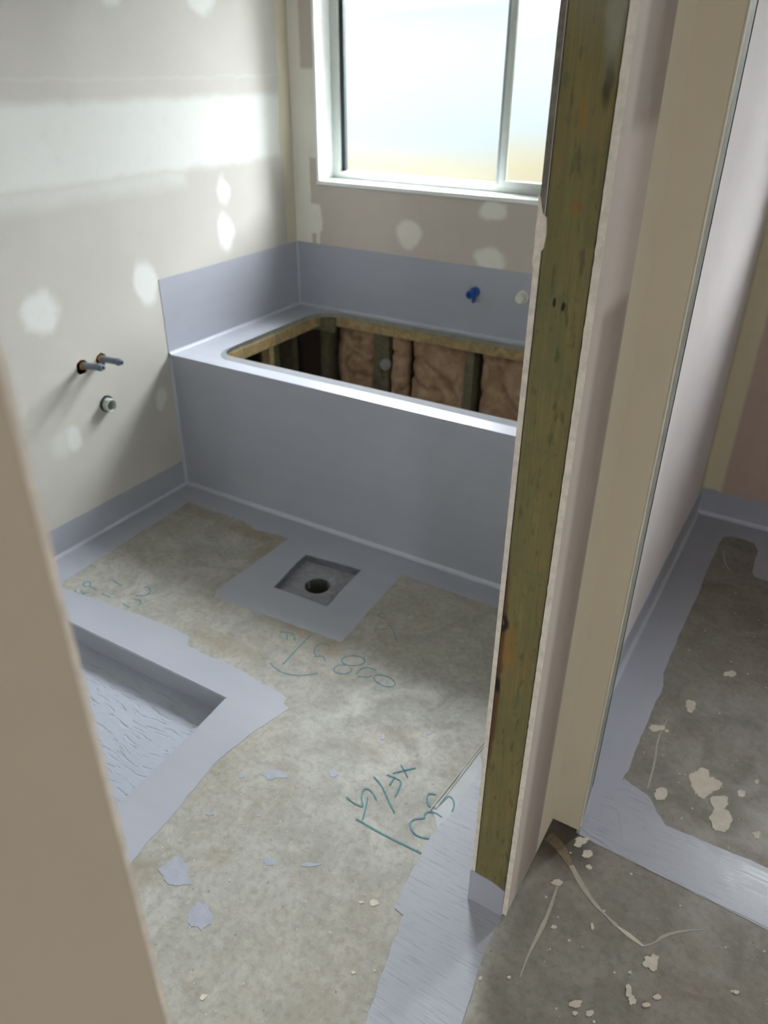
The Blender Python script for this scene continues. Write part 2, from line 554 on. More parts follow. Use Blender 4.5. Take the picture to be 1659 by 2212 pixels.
B_HALL = mat_board('hall_board', srgb(182, 172, 165), srgb(140, 129, 120), (1, 2),
    rects=[(-1.052, -0.925, 0.0, 1.285, 0.016, 0.75), (-1.052, -0.893, 1.505, 2.6, 0.016, 0.75)], amp=0.006, wob=5)
B_CREAM = mat_plain('jointing_compound', srgb(203, 194, 174), 0.8, var=0.05, scale=4)
B_NEAR = mat_plain('near_board', srgb(178, 166, 148), 0.8, var=0.05, scale=3)
B_WHITE = mat_plain('pale_board', srgb(214, 208, 208), 0.8, var=0.05, scale=3)
B_TOILET = mat_board('toilet_back_board', srgb(176, 158, 146), srgb(205, 196, 168), (0, 2), rects=[(1.9, 2.0, 0.0, 2.6, 0.008, 1.0)], amp=0.01)
PAPER = mat_plain('torn_board_edge', srgb(222, 213, 202), 0.85, var=0.2, scale=60, bump=0.5)
PAPER_GREY = mat_plain('grey_board_edge', srgb(122, 116, 106), 0.85, var=0.35, scale=70, bump=0.5)
EDGE_GREY = mat_plain('galvanised_end', srgb(150, 154, 144), 0.6, 0.0, var=0.25, scale=50, bump=0.25)
DARK = mat_plain('dark_void', srgb(24, 22, 20), 0.9)
TORN = mat_plain('torn_dark_paper', srgb(40, 34, 28), 0.9)
WHITE_P = mat_plain('primed_white', srgb(232, 236, 234), 0.5, var=0.04)
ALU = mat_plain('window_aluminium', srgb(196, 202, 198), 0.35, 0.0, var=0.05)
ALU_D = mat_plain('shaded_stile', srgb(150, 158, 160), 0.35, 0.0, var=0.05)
RUBBER = mat_plain('black_gasket', srgb(30, 38, 42), 0.6)
TIMBER = mat_timber()
PINE = mat_pine('pine_rail', srgb(140, 124, 92), srgb(178, 154, 110))
STUDM = mat_pine('grey_green_stud', srgb(104, 100, 80), srgb(124, 118, 94))
BATTM = Mat('insulation', 0.95, 0.1)
_b = BATTM.noise(14, 6, 0.65, dist=0.8)
BATTM.color(BATTM.mix(BATTM.ramp(_b, 0.3, 0.7), srgb(156, 126, 100), srgb(190, 162, 134))).bump(BATTM.noise(40, 5, 0.7), 0.5, 0.01)
SHEETEDGE = mat_plain('cement_sheet_edge', srgb(152, 154, 142), 0.8, var=0.2, scale=30)
BRASS = mat_plain('brass', srgb(214, 160, 84), 0.28, 1.0, var=0.1)
STEELP = mat_plain('grey_tap_pipe', srgb(108, 118, 134), 0.4, 0.2, var=0.1)
PVC = mat_plain('pvc_grey', srgb(178, 186, 178), 0.45, var=0.05)
BLUE = mat_plain('blue_plastic', srgb(14, 72, 150), 0.4, var=0.15)
WHITEPL = mat_plain('white_plastic', srgb(214, 214, 204), 0.5, var=0.06)
INK = mat_plain('blue_marker', srgb(84, 140, 152), 0.7, var=0.25, scale=90)
PLASTER = mat_plain('dried_plaster', srgb(206, 199, 185), 0.85, var=0.12, scale=50, bump=0.3)
SMEAR = mat_plain('plaster_smear', srgb(176, 170, 157), 0.85, var=0.15, scale=60)
DRIPM = mat_plain('membrane_drip', srgb(160, 164, 178), 0.5, var=0.12, scale=40)
CEIL = mat_plain('ceiling_board', srgb(232, 230, 224), 0.85, var=0.05, scale=3)
GLASS = mat_glass()

H, D = 0.575, 0.864           # bath platform height and depth
XR = 1.860                    # bathroom face of the right-hand partition

# ------------------------------------------------------------------ floor
floor = root('floor', (0, 0, 0), 'structure')
DRAIN = ragged([(0.761, -0.182), (0.989, -0.161), (1.004, -0.398), (0.785, -0.410)], 0.004, 0.012, 5)
REC = [(-0.005, -1.99), (1.037, -1.99), (1.030, -1.60), (1.024, -1.329), (1.015, -1.053), (1.005, -0.903), (-0.005, -0.902)]
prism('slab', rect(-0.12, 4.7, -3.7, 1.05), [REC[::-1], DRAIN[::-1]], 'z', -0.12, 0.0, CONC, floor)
prism('shower_base', rect(-0.02, 1.06, -2.0, -0.88), [], 'z', -0.12, -0.068, TROWEL, floor)
box('recess_wall', 0.0, 1.02, -0.9055, -0.898, -0.068, -0.001, MEM, floor)
prism('recess_wall', [(1.009, -0.9035), (1.019, -1.053), (1.028, -1.329), (1.041, -1.99), (1.035, -1.99), (1.0215, -1.329), (1.0125, -1.053), (1.0025, -0.9045)], [], 'z', -0.068, 0.0005, MEM, floor)
prism('drain_lining', DRAIN, [[(0.8825 + (p[0] - 0.8825) * 0.975, -0.288 + (p[1] + 0.288) * 0.975) for p in DRAIN][::-1]], 'z', -0.027, 0.0004, mat_plain('lining_membrane', srgb(118, 121, 130), 0.75, var=0.3, scale=40, bump=0.6), floor)
HOLE = circle(0.889, -0.292, 0.046, 26, 0.001)
prism('drain_base', rect(0.74, 1.03, -0.43, -0.14), [HOLE[::-1]], 'z', -0.06, -0.026, MORTAR, floor)
lathe('drain_pipe', (0.889, -0.292, -0.4), (0, 0, 1), [(0, 0.0), (0.001, 0.0455), (0.371, 0.0455), (0.372, 0.0485), (0.365, 0.0485), (0.02, 0.0485)], mat_plain('waste_pipe', srgb(84, 84, 76), 0.6), floor)

R2 = lambda pts, s, a=0.004: ragged(pts, a, 0.018, s, closed=False)
path = R2([(1.70, -0.107), (1.49, -0.107), (1.236, -0.113), (1.127, -0.110), (1.148, -0.531), (0.652, -0.553), (0.630, -0.526), (0.641, -0.125),
           (0.548, -0.132), (0.472, -0.143), (0.470, -0.128), (0.382, -0.112), (0.12, -0.116), (0.144, -0.772)], 1.0, 0.003)
path += R2([(0.158, -0.792), (0.362, -0.769), (0.493, -0.763), (0.606, -0.754), (0.723, -0.757), (0.745, -0.793), (0.907, -0.789), (1.036, -0.800),
            (1.149, -0.816), (1.158, -0.838), (1.181, -0.843), (1.162, -0.930), (1.148, -0.977), (1.137, -1.111), (1.148, -1.178), (1.158, -1.290),
            (1.167, -1.408), (1.17, -1.99)], 2.0, 0.006)
path += [(1.038, -1.99), (1.031, -1.60), (1.025, -1.329), (1.016, -1.053), (1.0055, -0.9025), (-0.002, -0.9015), (-0.002, 0.02), (1.86, 0.02), (1.86, -0.107)]
prism('membrane', path, [DRAIN[::-1]], 'z', -0.004, 0.0010, MEM, floor)
path = R2([(1.80, -0.107), (1.72, -0.30), (1.732, -0.778), (1.728, -0.895), (1.722, -0.964), (1.718, -1.029), (1.726, -1.126), (1.735, -1.195), (1.761, -1.205),
           (1.770, -1.265), (1.779, -1.318), (1.789, -1.375), (1.800, -1.429), (1.81, -1.60), (1.82, -1.92)], 3.0, 0.007)
path += [(1.966, -1.92)] + R2([(1.964, -1.40), (1.958, -1.335), (1.954, -1.303), (1.947, -1.245), (1.936, -1.19), (1.940, -1.100)], 4.0, 0.003) + [(1.862, -1.098), (1.862, -0.107)]
prism('membrane', path, [], 'z', -0.004, 0.0016, BRUSH, floor)
prism('membrane', ragged([(1.702, -0.70), (1.735, -0.76), (1.735, -0.99), (1.715, -0.97), (1.684, -0.93), (1.694, -0.86)], 0.004, 0.02, 9), [], 'z', -0.004, 0.0006,
      mat_plain('thin_primer', srgb(172, 176, 180), 0.45, var=0.1), floor)
ribbon('saw_cut_ridge', [[(1.706, -0.62), (1.693, -0.80), (1.680, -0.945)], [(1.712, -0.60), (1.700, -0.80), (1.690, -0.93)]], 0.003, 0.0022, mat_plain('saw_cut', srgb(176, 174, 164), 0.6), floor, 0.002)
# toilet room floor
path = [(2.9, 0.905), (2.9, 0.53)] + R2([(2.30, 0.53), (2.205, 0.533), (2.192, 0.56), (2.187, 0.724), (2.165, 0.775), (2.130, 0.783), (2.085, 0.776), (2.060, 0.755), (2.052, 0.70), (2.052, 0.42), (2.047, 0.051), (2.048, -0.148),
        (2.060, -0.20), (2.059, -0.417), (2.059, -0.547), (2.056, -0.606), (2.091, -0.612), (2.125, -0.632), (2.152, -0.686), (2.41, -0.681), (2.9, -0.68)], 5.0, 0.004)
path += R2([(2.9, -0.845), (2.43, -0.838), (2.018, -0.818)], 6.0, 0.002) + [(2.0126, -0.8176), (2.0126, -0.75), (1.92, -0.75), (1.92, 0.905)]
prism('membrane', path, [], 'z', -0.004, 0.0012, MEM_Y, floor)
path = ragged([(2.016, -0.80), (2.03, -0.66), (2.06, -0.60), (2.13, -0.62), (2.19, -0.69), (2.5, -0.70), (2.62, -0.75), (2.44, -0.832), (2.10, -0.822)], 0.006, 0.02, 8)
sill_mat = mat_brushed()
prism('membrane', path, [], 'z', -0.004, 0.0020, sill_mat, floor)
prism('membrane', ragged([(2.085, -0.735), (2.07, -0.70), (2.095, -0.69), (2.135, -0.715), (2.15, -0.77), (2.11, -0.795)], 0.004, 0.015, 18), [], 'z', -0.004, 0.0025, MEM, floor)
HALL = [(2.22,-.046,.019,.012,.002,-.013),(2.148,-.246,.014,.008,.005,-.023),(2.086,-.38,.018,.011,.003,-.013),(2.113,-.376,.004,.002,.001,-.006),(2.236,-.51,.031,.019,.009,-.045),(2.28,-.551,.02,.012,.004,-.023),(2.293,-.601,.025,.015,.006,-.031),(2.149,-.598,.014,.009,.004,-.017),(2.323,-.492,.008,.005,.002,-.012),(2.374,-.601,.008,.005,.002,-.011),(2.35,-.434,.005,.003,.001,-.008),(2.024,-.831,.013,.008,.003,-.009),(2.02,-.846,.008,.005,.002,-.005),(2.047,-.858,.009,.006,.003,-.01),(2.061,-.889,.006,.003,.002,-.005),(2.012,-.963,.011,.007,.002,-.007),(2.042,-1.064,.005,.003,.001,-.004),(2.11,-1.02,.003,.002,.003,-.008),(2.236,-1.032,.013,.008,.004,-.017),(2.212,-1.111,.005,.003,.004,-.014),(2.223,-1.125,.006,.004,.003,-.01),(2.264,-1.094,.006,.004,.001,-.005),(2.249,-1.12,.006,.004,.001,-.004),(2.13,-1.189,.009,.006,.002,-.007),(2.136,-1.206,.005,.003,.001,-.003),(2.161,-1.191,.006,.004,.002,-.005),(2.001,-1.209,.003,.002,.001,-.002),(1.953,-1.24,.003,.002,.001,-.003),(2.205,-1.075,.003,.002,.001,-.002),(2.394,-1.005,.005,.003,.001,-.003)]
DRIP = [(1.289,-1.051,.024,.015,.01,-.012),(1.222,-1.096,.007,.004,.005,-.006),(1.418,-.968,.01,.006,.006,-.009),(1.461,-.797,.005,.003,.005,-.009),(1.56,-.721,.006,.003,.003,-.006),(1.272,-1.38,.028,.017,.025,-.026),(1.431,-1.251,.01,.006,.007,-.009),(1.518,-1.21,.018,.011,.003,-.004),(1.231,-1.225,.007,.004,.004,-.004),(1.335,-1.167,.005,.003,.003,-.003),(1.388,-1.431,.02,.012,.022,-.024)]
SPOT = [(1.664,-1.227,.005,.003,.002,-.003),(1.689,-1.213,.008,.005,.004,-.007),(1.731,-1.361,.004,.002,.002,-.003),(1.765,-1.336,.002,.001,.001,-.002),(1.506,-1.551,.005,.003,.003,-.004),(1.387,-1.335,.002,.001,.002,-.002)]
SM1 = [(1.952,-.857),(1.986,-.872),(2.025,-.906),(2.063,-.942),(2.098,-.968),(2.126,-.981),(2.155,-.993),(2.189,-1.001),(2.214,-1.007),(2.232,-.989),(2.245,-.962),(2.277,-.931),(2.314,-.906)]
SM2 = [(2.014,-.951),(2.021,-1.04),(2.02,-1.084),(2.017,-1.151),(2.02,-1.197)]
WR1 = [[(.953,-.587),(.975,-.578),(.996,-.572),(1.02,-.599)],[(.976,-.584),(.998,-.608)],[(1.046,-.549),(1.049,-.623),(1.055,-.706)],[(1.128,-.562),(1.102,-.56),(1.09,-.583),(1.101,-.611),(1.119,-.622)],[(1.114,-.631),(1.136,-.61),(1.156,-.627)],[(1.258,-.563),(1.26,-.574),(1.255,-.587),(1.243,-.599),(1.228,-.607),(1.212,-.609),(1.2,-.605),(1.194,-.596),(1.195,-.583),(1.204,-.57),(1.218,-.56),(1.234,-.555),(1.249,-.556),(1.258,-.563)],[(1.24,-.611),(1.246,-.618),(1.247,-.626),(1.245,-.635),(1.238,-.643),(1.228,-.649),(1.218,-.652),(1.208,-.652),(1.2,-.647),(1.196,-.64),(1.196,-.631),(1.2,-.622),(1.208,-.615),(1.219,-.61)],[(1.267,-.626),(1.264,-.6),(1.285,-.582),(1.308,-.583)],[(1.275,-.633),(1.303,-.621),(1.31,-.607)],[(1.389,-.606),(1.387,-.615),(1.378,-.623),(1.364,-.628),(1.347,-.627),(1.331,-.623),(1.32,-.615),(1.317,-.605),(1.323,-.596),(1.335,-.59),(1.352,-.587),(1.369,-.59),(1.382,-.597),(1.389,-.606)],[(1.018,-.721),(1.057,-.736),(1.102,-.732),(1.136,-.714),(1.167,-.683)],[(1.229,-.375),(1.264,-.398),(1.29,-.43)],[(1.218,-.413),(1.243,-.391)],[(1.19,-.331),(1.174,-.339),(1.177,-.356),(1.205,-.356)]]
WR2 = [[(1.546,-.889),(1.588,-.844)],[(1.551,-.855),(1.586,-.881)],[(1.536,-.901),(1.557,-.899),(1.578,-.899),(1.584,-.923),(1.588,-.949)],[(1.557,-.899),(1.558,-.926)],[(1.511,-.924),(1.54,-.936),(1.567,-.957),(1.589,-.975),(1.611,-.991)],[(1.485,-1.013),(1.512,-1.019),(1.536,-1.016)],[(1.535,-1.014),(1.518,-.996),(1.509,-.973),(1.515,-.964),(1.531,-.965),(1.555,-.982)],[(1.53,-.984),(1.543,-1.012),(1.556,-1.051)],[(1.54,-1.054),(1.56,-1.054),(1.598,-1.057),(1.66,-1.056),(1.723,-1.054)],[(1.672,-.891),(1.657,-.895),(1.654,-.908),(1.667,-.927),(1.683,-.933),(1.693,-.918),(1.697,-.891),(1.702,-.877),(1.717,-.884),(1.727,-.9),(1.729,-.918)],[(1.715,-.943),(1.694,-.939),(1.677,-.947),(1.675,-.958),(1.681,-.967),(1.66,-.981),(1.657,-.998),(1.671,-1.014),(1.692,-1.02),(1.723,-1.008)]]
WR3 = [[(.212,-.738),(.208,-.717),(.228,-.716),(.243,-.732),(.232,-.743),(.212,-.738)],[(.243,-.732),(.282,-.736)],[(.213,-.774),(.24,-.785),(.255,-.772),(.269,-.76)],[(.234,-.765),(.266,-.777)],[(.312,-.741),(.355,-.742)],[(.418,-.688),(.444,-.676),(.449,-.657),(.435,-.638),(.414,-.631),(.405,-.641)],[(.415,-.744),(.452,-.747)],[(.426,-.707),(.447,-.698),(.467,-.712),(.46,-.724)],[(.281,-.667),(.336,-.675)]]
for i, b in enumerate(HALL):
    prism('plaster_splash', blob(*b, seed=i + 1), [], 'z', -0.003, 0.0010 + 0.00006 * i, PLASTER, floor)
for i, b in enumerate(DRIP):
    prism('membrane_drip', blob(*b, seed=i + 41), [], 'z', -0.003, 0.0008, DRIPM, floor)
for i, b in enumerate(SPOT):
    prism('plaster_splash', blob(*b, seed=i + 71), [], 'z', -0.003, 0.001, PLASTER, floor)
ribbon('plaster_smear', [SM1[:3]], [.030, .024, .014], 0.0007, mat_plain('dirty_smear', srgb(134, 120, 98), 0.9, var=0.3, scale=70), floor)
ribbon('plaster_smear', [SM1[2:7]], [.012, .014, .009, .004, .008], 0.0009, SMEAR, floor)
ribbon('plaster_smear', [SM1[6:9]], [.003, .012, .004], 0.0009, PLASTER, floor)
ribbon('plaster_smear', [SM1[8:]], [.004, .003, .006, .005, .002], 0.0008, SMEAR, floor)
ribbon('plaster_smear', [SM2], [.003, .008, .009, .004, .002], 0.0008, SMEAR, floor)
ribbon('plaster_smear', [[(2.104, -0.33), (2.098, -0.42), (2.112, -0.50), (2.118, -0.60)]], [.002, .004, .006, .003], 0.0007, SMEAR, floor)
ribbon('plaster_smear', [[(2.077, 0.66), (2.092, 0.58), (2.125, 0.52)]], [.004, .007, .003], 0.0007, SMEAR, floor)
rs = random.Random(3)
specks, sf = [], []
for i in range(420):                                                # crumbs of plaster and grit too small to pick apart
    if i < 240:
        x, y = rs.uniform(1.15, 1.72), rs.uniform(-1.85, -0.15)
    else:
        x, y = rs.uniform(2.0, 2.6), rs.uniform(-1.6, 0.5)
    r = rs.uniform(0.0006, 0.0022) * (1.5 if i > 240 else 1)
    b0 = len(specks)
    for j in range(5):
        specks.append((x + r * math.cos(j * 1.257), y + r * math.sin(j * 1.257), 0.0003))
    specks.append((x, y, 0.0008))
    sf += [(b0 + j, b0 + (j + 1) % 5, b0 + 5) for j in range(5)]
tag(make_obj('plaster_crumbs', specks, sf, PLASTER, floor), 'stuff')
tag(ribbon('marker_writing', WR1, 0.0032, 0.0006, INK, floor), label='blue marker letters and numbers 8800 by the drain')
tag(ribbon('marker_writing', WR2, 0.0038, 0.0013, INK, floor), label='blue marker letters SW and F near the door')
tag(ribbon('marker_writing', WR3, 0.0036, 0.0006, INK, floor), label='blue marker scribble by the shower recess')

BEAD = mat_membrane('bead_membrane', 1.25, 0.24, (1, 1, 1), 0.0)  # tint lifted above the membrane to put the crease highlight into the colour
# ------------------------------------------------------------------ left wall
wall_l = root('wall_left', (0, 0, 0), 'structure')
holes = [circle(-0.4045, 0.6435, 0.0270, 18, 0.002)[::-1], circle(-0.3215, 0.6470, 0.0240, 18, 0.002)[::-1], circle(-0.333, 0.484, 0.031, 18, 0.0012)[::-1]]
prism('plasterboard', [(-2.0, 0.002), (0.012, 0.002), (0.012, 0.53), (0.885, 0.53), (0.885, 2.45), (-2.0, 2.45)], holes, 'x', -0.010, 0.0, B_LEFT, wall_l)
prism('joint_strip', ragged([(0.797, 0.8), (0.8645, 0.8), (0.8645, 2.45), (0.785, 2.45), (0.79, 1.5), (0.772, 1.3), (0.795, 1.15)], 0.003, 0.03, 12), [], 'x', -0.004, 0.0008, B_CREAM, wall_l)
box('building_wrap', -0.13, -0.105, -2.1, 1.0, 0.0, 2.45, DARK, wall_l)
for y in (0.30, 0.66, 0.80):
    box('wall_stud', -0.100, -0.011, y, y + 0.042, 0.04, 0.6, STUDM, wall_l)
box('bottom_plate', -0.100, -0.011, 0.0, 0.9, 0.0, 0.04, STUDM, wall_l)
for y in (-0.6, -0.18):
    box('wall_stud', -0.100, -0.011, y, y + 0.042, 0.04, 2.4, STUDM, wall_l)
prism('membrane', ragged([(0.006, 0.0), (0.006, 0.112), (-0.25, 0.112), (-0.50, 0.113), (-0.69, 0.115), (-0.722, 0.105), (-0.712, 0.085), (-0.74, 0.065), (-0.725, 0.045), (-0.76, 0.03), (-0.76, 0.0)], 0.0025, 0.02, 21), [], 'x', -0.004, 0.0012, MEM_Y, wall_l)
prism('membrane', ragged([(-0.001, H - 0.03), (0.866, H - 0.03), (0.866, 0.862), (0.4, 0.8625), (-0.001, 0.863)], 0.0008, 0.03, 22), [], 'x', -0.004, 0.0012, MEM_Y, wall_l)


def fillet(name, p0, p1, n1, n2, s, mat, parent):
    """Slim triangular sealant bead in the corner between two faces."""
    p0, p1, n1, n2 = Vector(p0), Vector(p1), Vector(n1), Vector(n2)
    v = [p0, p0 + n1 * s, p0 + (n1 + n2) * s * 0.36, p0 + n2 * s, p1, p1 + n1 * s, p1 + (n1 + n2) * s * 0.36, p1 + n2 * s]
    return make_obj(name, v, [(0, 1, 2, 3), (4, 5, 6, 7), (0, 1, 5, 4), (1, 2, 6, 5), (2, 3, 7, 6), (3, 0, 4, 7)], mat, parent)


fillet('sealant_bead', (0, -0.76, 0.0), (0, 0, 0.0), (1, 0, 0), (0, 0, 1), 0.0126, BEAD, wall_l)
fillet('sealant_bead', (0, 0.001, H), (0, D, H), (1, 0, 0), (0, 0, 1), 0.0115, BEAD, wall_l)

# ------------------------------------------------------------------ back wall
wall_b = root('wall_back', (0, D, 0), 'structure')
prism('plasterboard', rect(-0.01, XR + 0.02, 0.53, 2.45), [rect(0.126, 1.72, 1.108, 2.12)[::-1]], 'y', D, D + 0.010, B_BACK, wall_b)
prism('membrane', ragged([(-0.001, H - 0.03), (XR, H - 0.03), (XR, 0.858), (1.14, 0.858), (0.6, 0.860), (-0.001, 0.863)], 0.0010, 0.03, 23), [], 'y', D - 0.0012, D + 0.004, MEM_H, wall_b)
fillet('sealant_bead', (0.001, D, H), (XR, D, H), (0, -1, 0), (0, 0, 1), 0.0115, BEAD, wall_b)
fillet('sealant_bead', (0.0, D, H), (0.0, D, 0.861), (1, 0, 0), (0, -1, 0), 0.0092, BEAD, wall_b)
prism('brick_veneer', rect(-0.2, 3.2, -0.1, 2.6), [rect(0.132, 1.695, 1.115, 2.105)[::-1], rect(2.31, 2.93, 1.16, 2.09)[::-1]], 'y', 1.0, 1.06, mat_plain('outer_wall', srgb(120, 100, 90), 0.9), wall_b)
for x, w in ((0.103, 0.046), (0.405, 0.045), (0.448, 0.035), (0.872, 0.040), (1.30, 0.045), (1.70, 0.045)):
    box('wall_stud', x, x + w, D + 0.012, D + 0.10, 0.045, 1.09, STUDM, wall_b)
box('bottom_plate', 0.0, XR, D + 0.011, D + 0.10, 0.0, 0.045, STUDM, wall_b)
box('noggin', 0.20, 1.72, D + 0.012, D + 0.10, 0.515, 0.56, STUDM, wall_b)


def batt(x0, x1, z0, z1, y, seed):
    """A soft insulation batt with a crumpled face."""
    nx, nz = 40, 40
    v, f = [], []
    for j in range(nz + 1):
        for i in range(nx + 1):
            u, w = i / nx, j / nz
            x, z = x0 + (x1 - x0) * u, z0 + (z1 - z0) * w
            edge = min(1, 7 * min(u, 1 - u)) * min(1, 9 * min(w, 1 - w))
            q = Vector((x * 8, z * 8, seed))
            fold = abs(noise.noise(q * 0.9 + Vector((2, 5, 1))))
            yy = y + 0.020 - edge * 0.020 + 0.016 * noise.noise(q) + 0.009 * noise.noise(q * 3.1) + 0.004 * noise.noise(q * 7) + 0.022 * max(0, 0.10 - fold) / 0.10
            v.append((x, yy, z))
    for j in range(nz):
        for i in range(nx):
            a = j * (nx + 1) + i
            f.append((a, a + 1, a + nx + 2, a + nx + 1))
    b0 = len(v)
    v += [(x0, y + 0.08, z0), (x1, y + 0.08, z0), (x1, y + 0.08, z1), (x0, y + 0.08, z1)]
    f.append((b0, b0 + 1, b0 + 2, b0 + 3))
    ring = list(range(nx + 1))
    f.append(tuple(ring + [b0 + 1, b0]))
    f.append(tuple([nz * (nx + 1) + i for i in ring] + [b0 + 2, b0 + 3]))
    f.append(tuple([j * (nx + 1) for j in range(nz + 1)] + [b0 + 3, b0]))
    f.append(tuple([j * (nx + 1) + nx for j in range(nz + 1)] + [b0 + 2, b0 + 1]))
    return make_obj('insulation_batt', v, f, BATTM, wall_b, True)


for i, (x0, x1) in enumerate(((0.195, 0.404), (0.488, 0.570), (0.600, 0.868), (0.942, 1.296), (1.350, 1.695))):
    batt(x0, x1, 0.05, 0.513, D + 0.016 + 0.004 * (i % 2), i * 7.7 + 1)

# ------------------------------------------------------------------ window in the back wall
win = root('window_1', (0.92, D + 0.1, 1.11), 'structure')
WX0, WX1, WZ0, WZ1 = 0.126, 1.70, 1.110, 2.110
YF = D + 0.103                                                       # room face of the aluminium frame
box('sill_board', WX0, WX1, D - 0.006, YF + 0.06, WZ0, WZ0 + 0.017, WHITE_P, win, 0.0015)
box('head_lining', WX0, WX1, D - 0.006, YF + 0.06, WZ1 - 0.017, WZ1, WHITE_P, win, 0.0015)
box('side_lining', WX0, WX0 + 0.012, D - 0.006, YF + 0.06, WZ0 + 0.017, WZ1 - 0.017, WHITE_P, win, 0.0015)
box('side_lining', WX1 - 0.012, WX1, D - 0.006, YF + 0.06, WZ0 + 0.017, WZ1 - 0.017, WHITE_P, win, 0.0015)
FX0, FX1, FZ0, FZ1 = WX0 + 0.012, WX1 - 0.012, WZ0 + 0.017, WZ1 - 0.017
prism('window_frame', rect(FX0, FX1, FZ0, FZ1), [rect(FX0 + 0.038, FX1 - 0.038, FZ0 + 0.030, FZ1 - 0.038)[::-1]], 'y', YF, YF + 0.055, ALU, win, 0.002)
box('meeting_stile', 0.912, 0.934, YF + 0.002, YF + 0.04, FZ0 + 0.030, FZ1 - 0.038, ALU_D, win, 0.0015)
sash = prism('sliding_sash', rect(0.926, FX1 - 0.030, FZ0 + 0.022, FZ1 - 0.030), [rect(0.950, FX1 - 0.055, FZ0 + 0.044, FZ1 - 0.052)[::-1]], 'y', YF - 0.003, YF + 0.018, ALU, win, 0.002)
prism('gasket', rect(FX0 + 0.037, 0.913, FZ0 + 0.029, FZ1 - 0.037), [rect(FX0 + 0.057, 0.9105, FZ0 + 0.032, FZ1 - 0.047)[::-1]], 'y', YF + 0.014, YF + 0.032, RUBBER, win)


def pane(name, x0, x1, z0, z1, y, parent):
    return make_obj(name, [(x0, y, z0), (x1, y, z0), (x1, y, z1), (x0, y, z1)], [(0, 1, 2, 3)], GLASS, parent)


pane('pane', FX0 + 0.040, 0.916, FZ0 + 0.030, FZ1 - 0.040, YF + 0.030, win)
pane('pane', 0.946, FX1 - 0.050, FZ0 + 0.040, FZ1 - 0.048, YF + 0.010, win)

# ------------------------------------------------------------------ bath platform
hob = root('bath_platform', (0.9, 0.4, 0.0), None, 'blue-grey membrane-coated bath platform with an empty oblong cut-out, between the walls under the window', 'bath platform')
OPEN = ragged(rounded(0.142, 1.72, 0.113, 0.843, (0.075, 0.08, 0.08, 0.12)), 0.0014, 0.02, 31)
prism('top_panel', rect(0.0, XR, 0.004, D), [OPEN[::-1]], 'z', H - 0.024, H - 0.0025, SHEETEDGE, hob)
SKIN = ragged(rounded(0.147, 1.72, 0.0655, 0.836, (0.10, 0.08, 0.08, 0.125)), 0.0025, 0.02, 32)
prism('membrane', rect(-0.001, XR, 0.0, D), [SKIN[::-1]], 'z', H - 0.0025, H, MEM_H, hob, 0.001)
box('front_panel', -0.001, XR, 0.0, 0.011, 0.0, H - 0.0026, MEM_H, hob)
LIP = [(0.1475, 0.205), (0.150, 0.165), (0.166, 0.118), (0.198, 0.083), (0.245, 0.0665), (0.30, 0.0645), (1.72, 0.0645), (1.72, 0.1125), (0.225, 0.1125), (0.190, 0.122), (0.163, 0.148), (0.153, 0.180), (0.150, 0.205)]
prism('front_lip', LIP, [], 'z', H - 0.004, H - 0.0012, mat_plain('lip_membrane', srgb(132, 133, 138), 0.95, var=0.08, spec=0.05), hob)
box('top_rail', 0.10, 1.80, 0.846, 0.863, 0.505, H - 0.0245, PINE, hob, 0.002)
box('top_rail', 0.10, 0.146, 0.18, 0.84, 0.502, H - 0.0245, PINE, hob, 0.002)
box('top_rail', 0.10, 1.80, 0.013, 0.090, 0.51, H - 0.0245, PINE, hob, 0.002)
box('bottom_rail', 0.09, 1.80, 0.013, 0.058, 0.0, 0.045, PINE, hob)
box('bottom_rail', 0.09, 0.135, 0.06, 0.84, 0.0, 0.045, PINE, hob)
for x in (0.10, 0.55, 1.0, 1.45):
    box('post', x, x + 0.04, 0.015, 0.06, 0.046, 0.509, PINE, hob)
box('post', 0.10, 0.143, 0.440, 0.470, 0.046, 0.501, PINE, hob)
box('corner_gusset', 0.085, 0.219, 0.824, 0.842, 0.478, 0.546, STUDM, hob, 0.002)
fillet('sealant_bead', (0.0, 0.0, 0.001), (XR, 0.0, 0.001), (0, -1, 0), (0, 0, 1), 0.0126, BEAD, hob)
fillet('sealant_bead', (0.001, 0.0, 0.002), (0.001, 0.0, H - 0.012), (1, 0, 0), (0, -1, 0), 0.0092, BEAD, hob)

# ------------------------------------------------------------------ pipes
def tap_pipe(y, z, zt, label):
    L = 0.107
    r = root('tap_pipe', (0, y, z), None, label, 'pipe', 'basin tap pipes')
    ax = (L, 0, zt - z)
    lathe('pipe_body', (-0.03, y, z - 0.0024), ax, [(0, 0.0), (0.0, 0.0118), (0.112, 0.0118), (0.114, 0.0095), (0.1145, 0.0135), (0.123, 0.0135), (0.124, 0.0092), (0.136, 0.0088), (0.137, 0.0045), (0.118, 0.0042), (0.118, 0.0)], STEELP, r, 20)
    lathe('brass_collar', (-0.03, y, z - 0.0024), ax, [(0.0, 0.0119), (0.0, 0.0145), (0.030, 0.0145), (0.035, 0.0142), (0.0365, 0.0132), (0.035, 0.0117)], BRASS, r, 20)
    return r


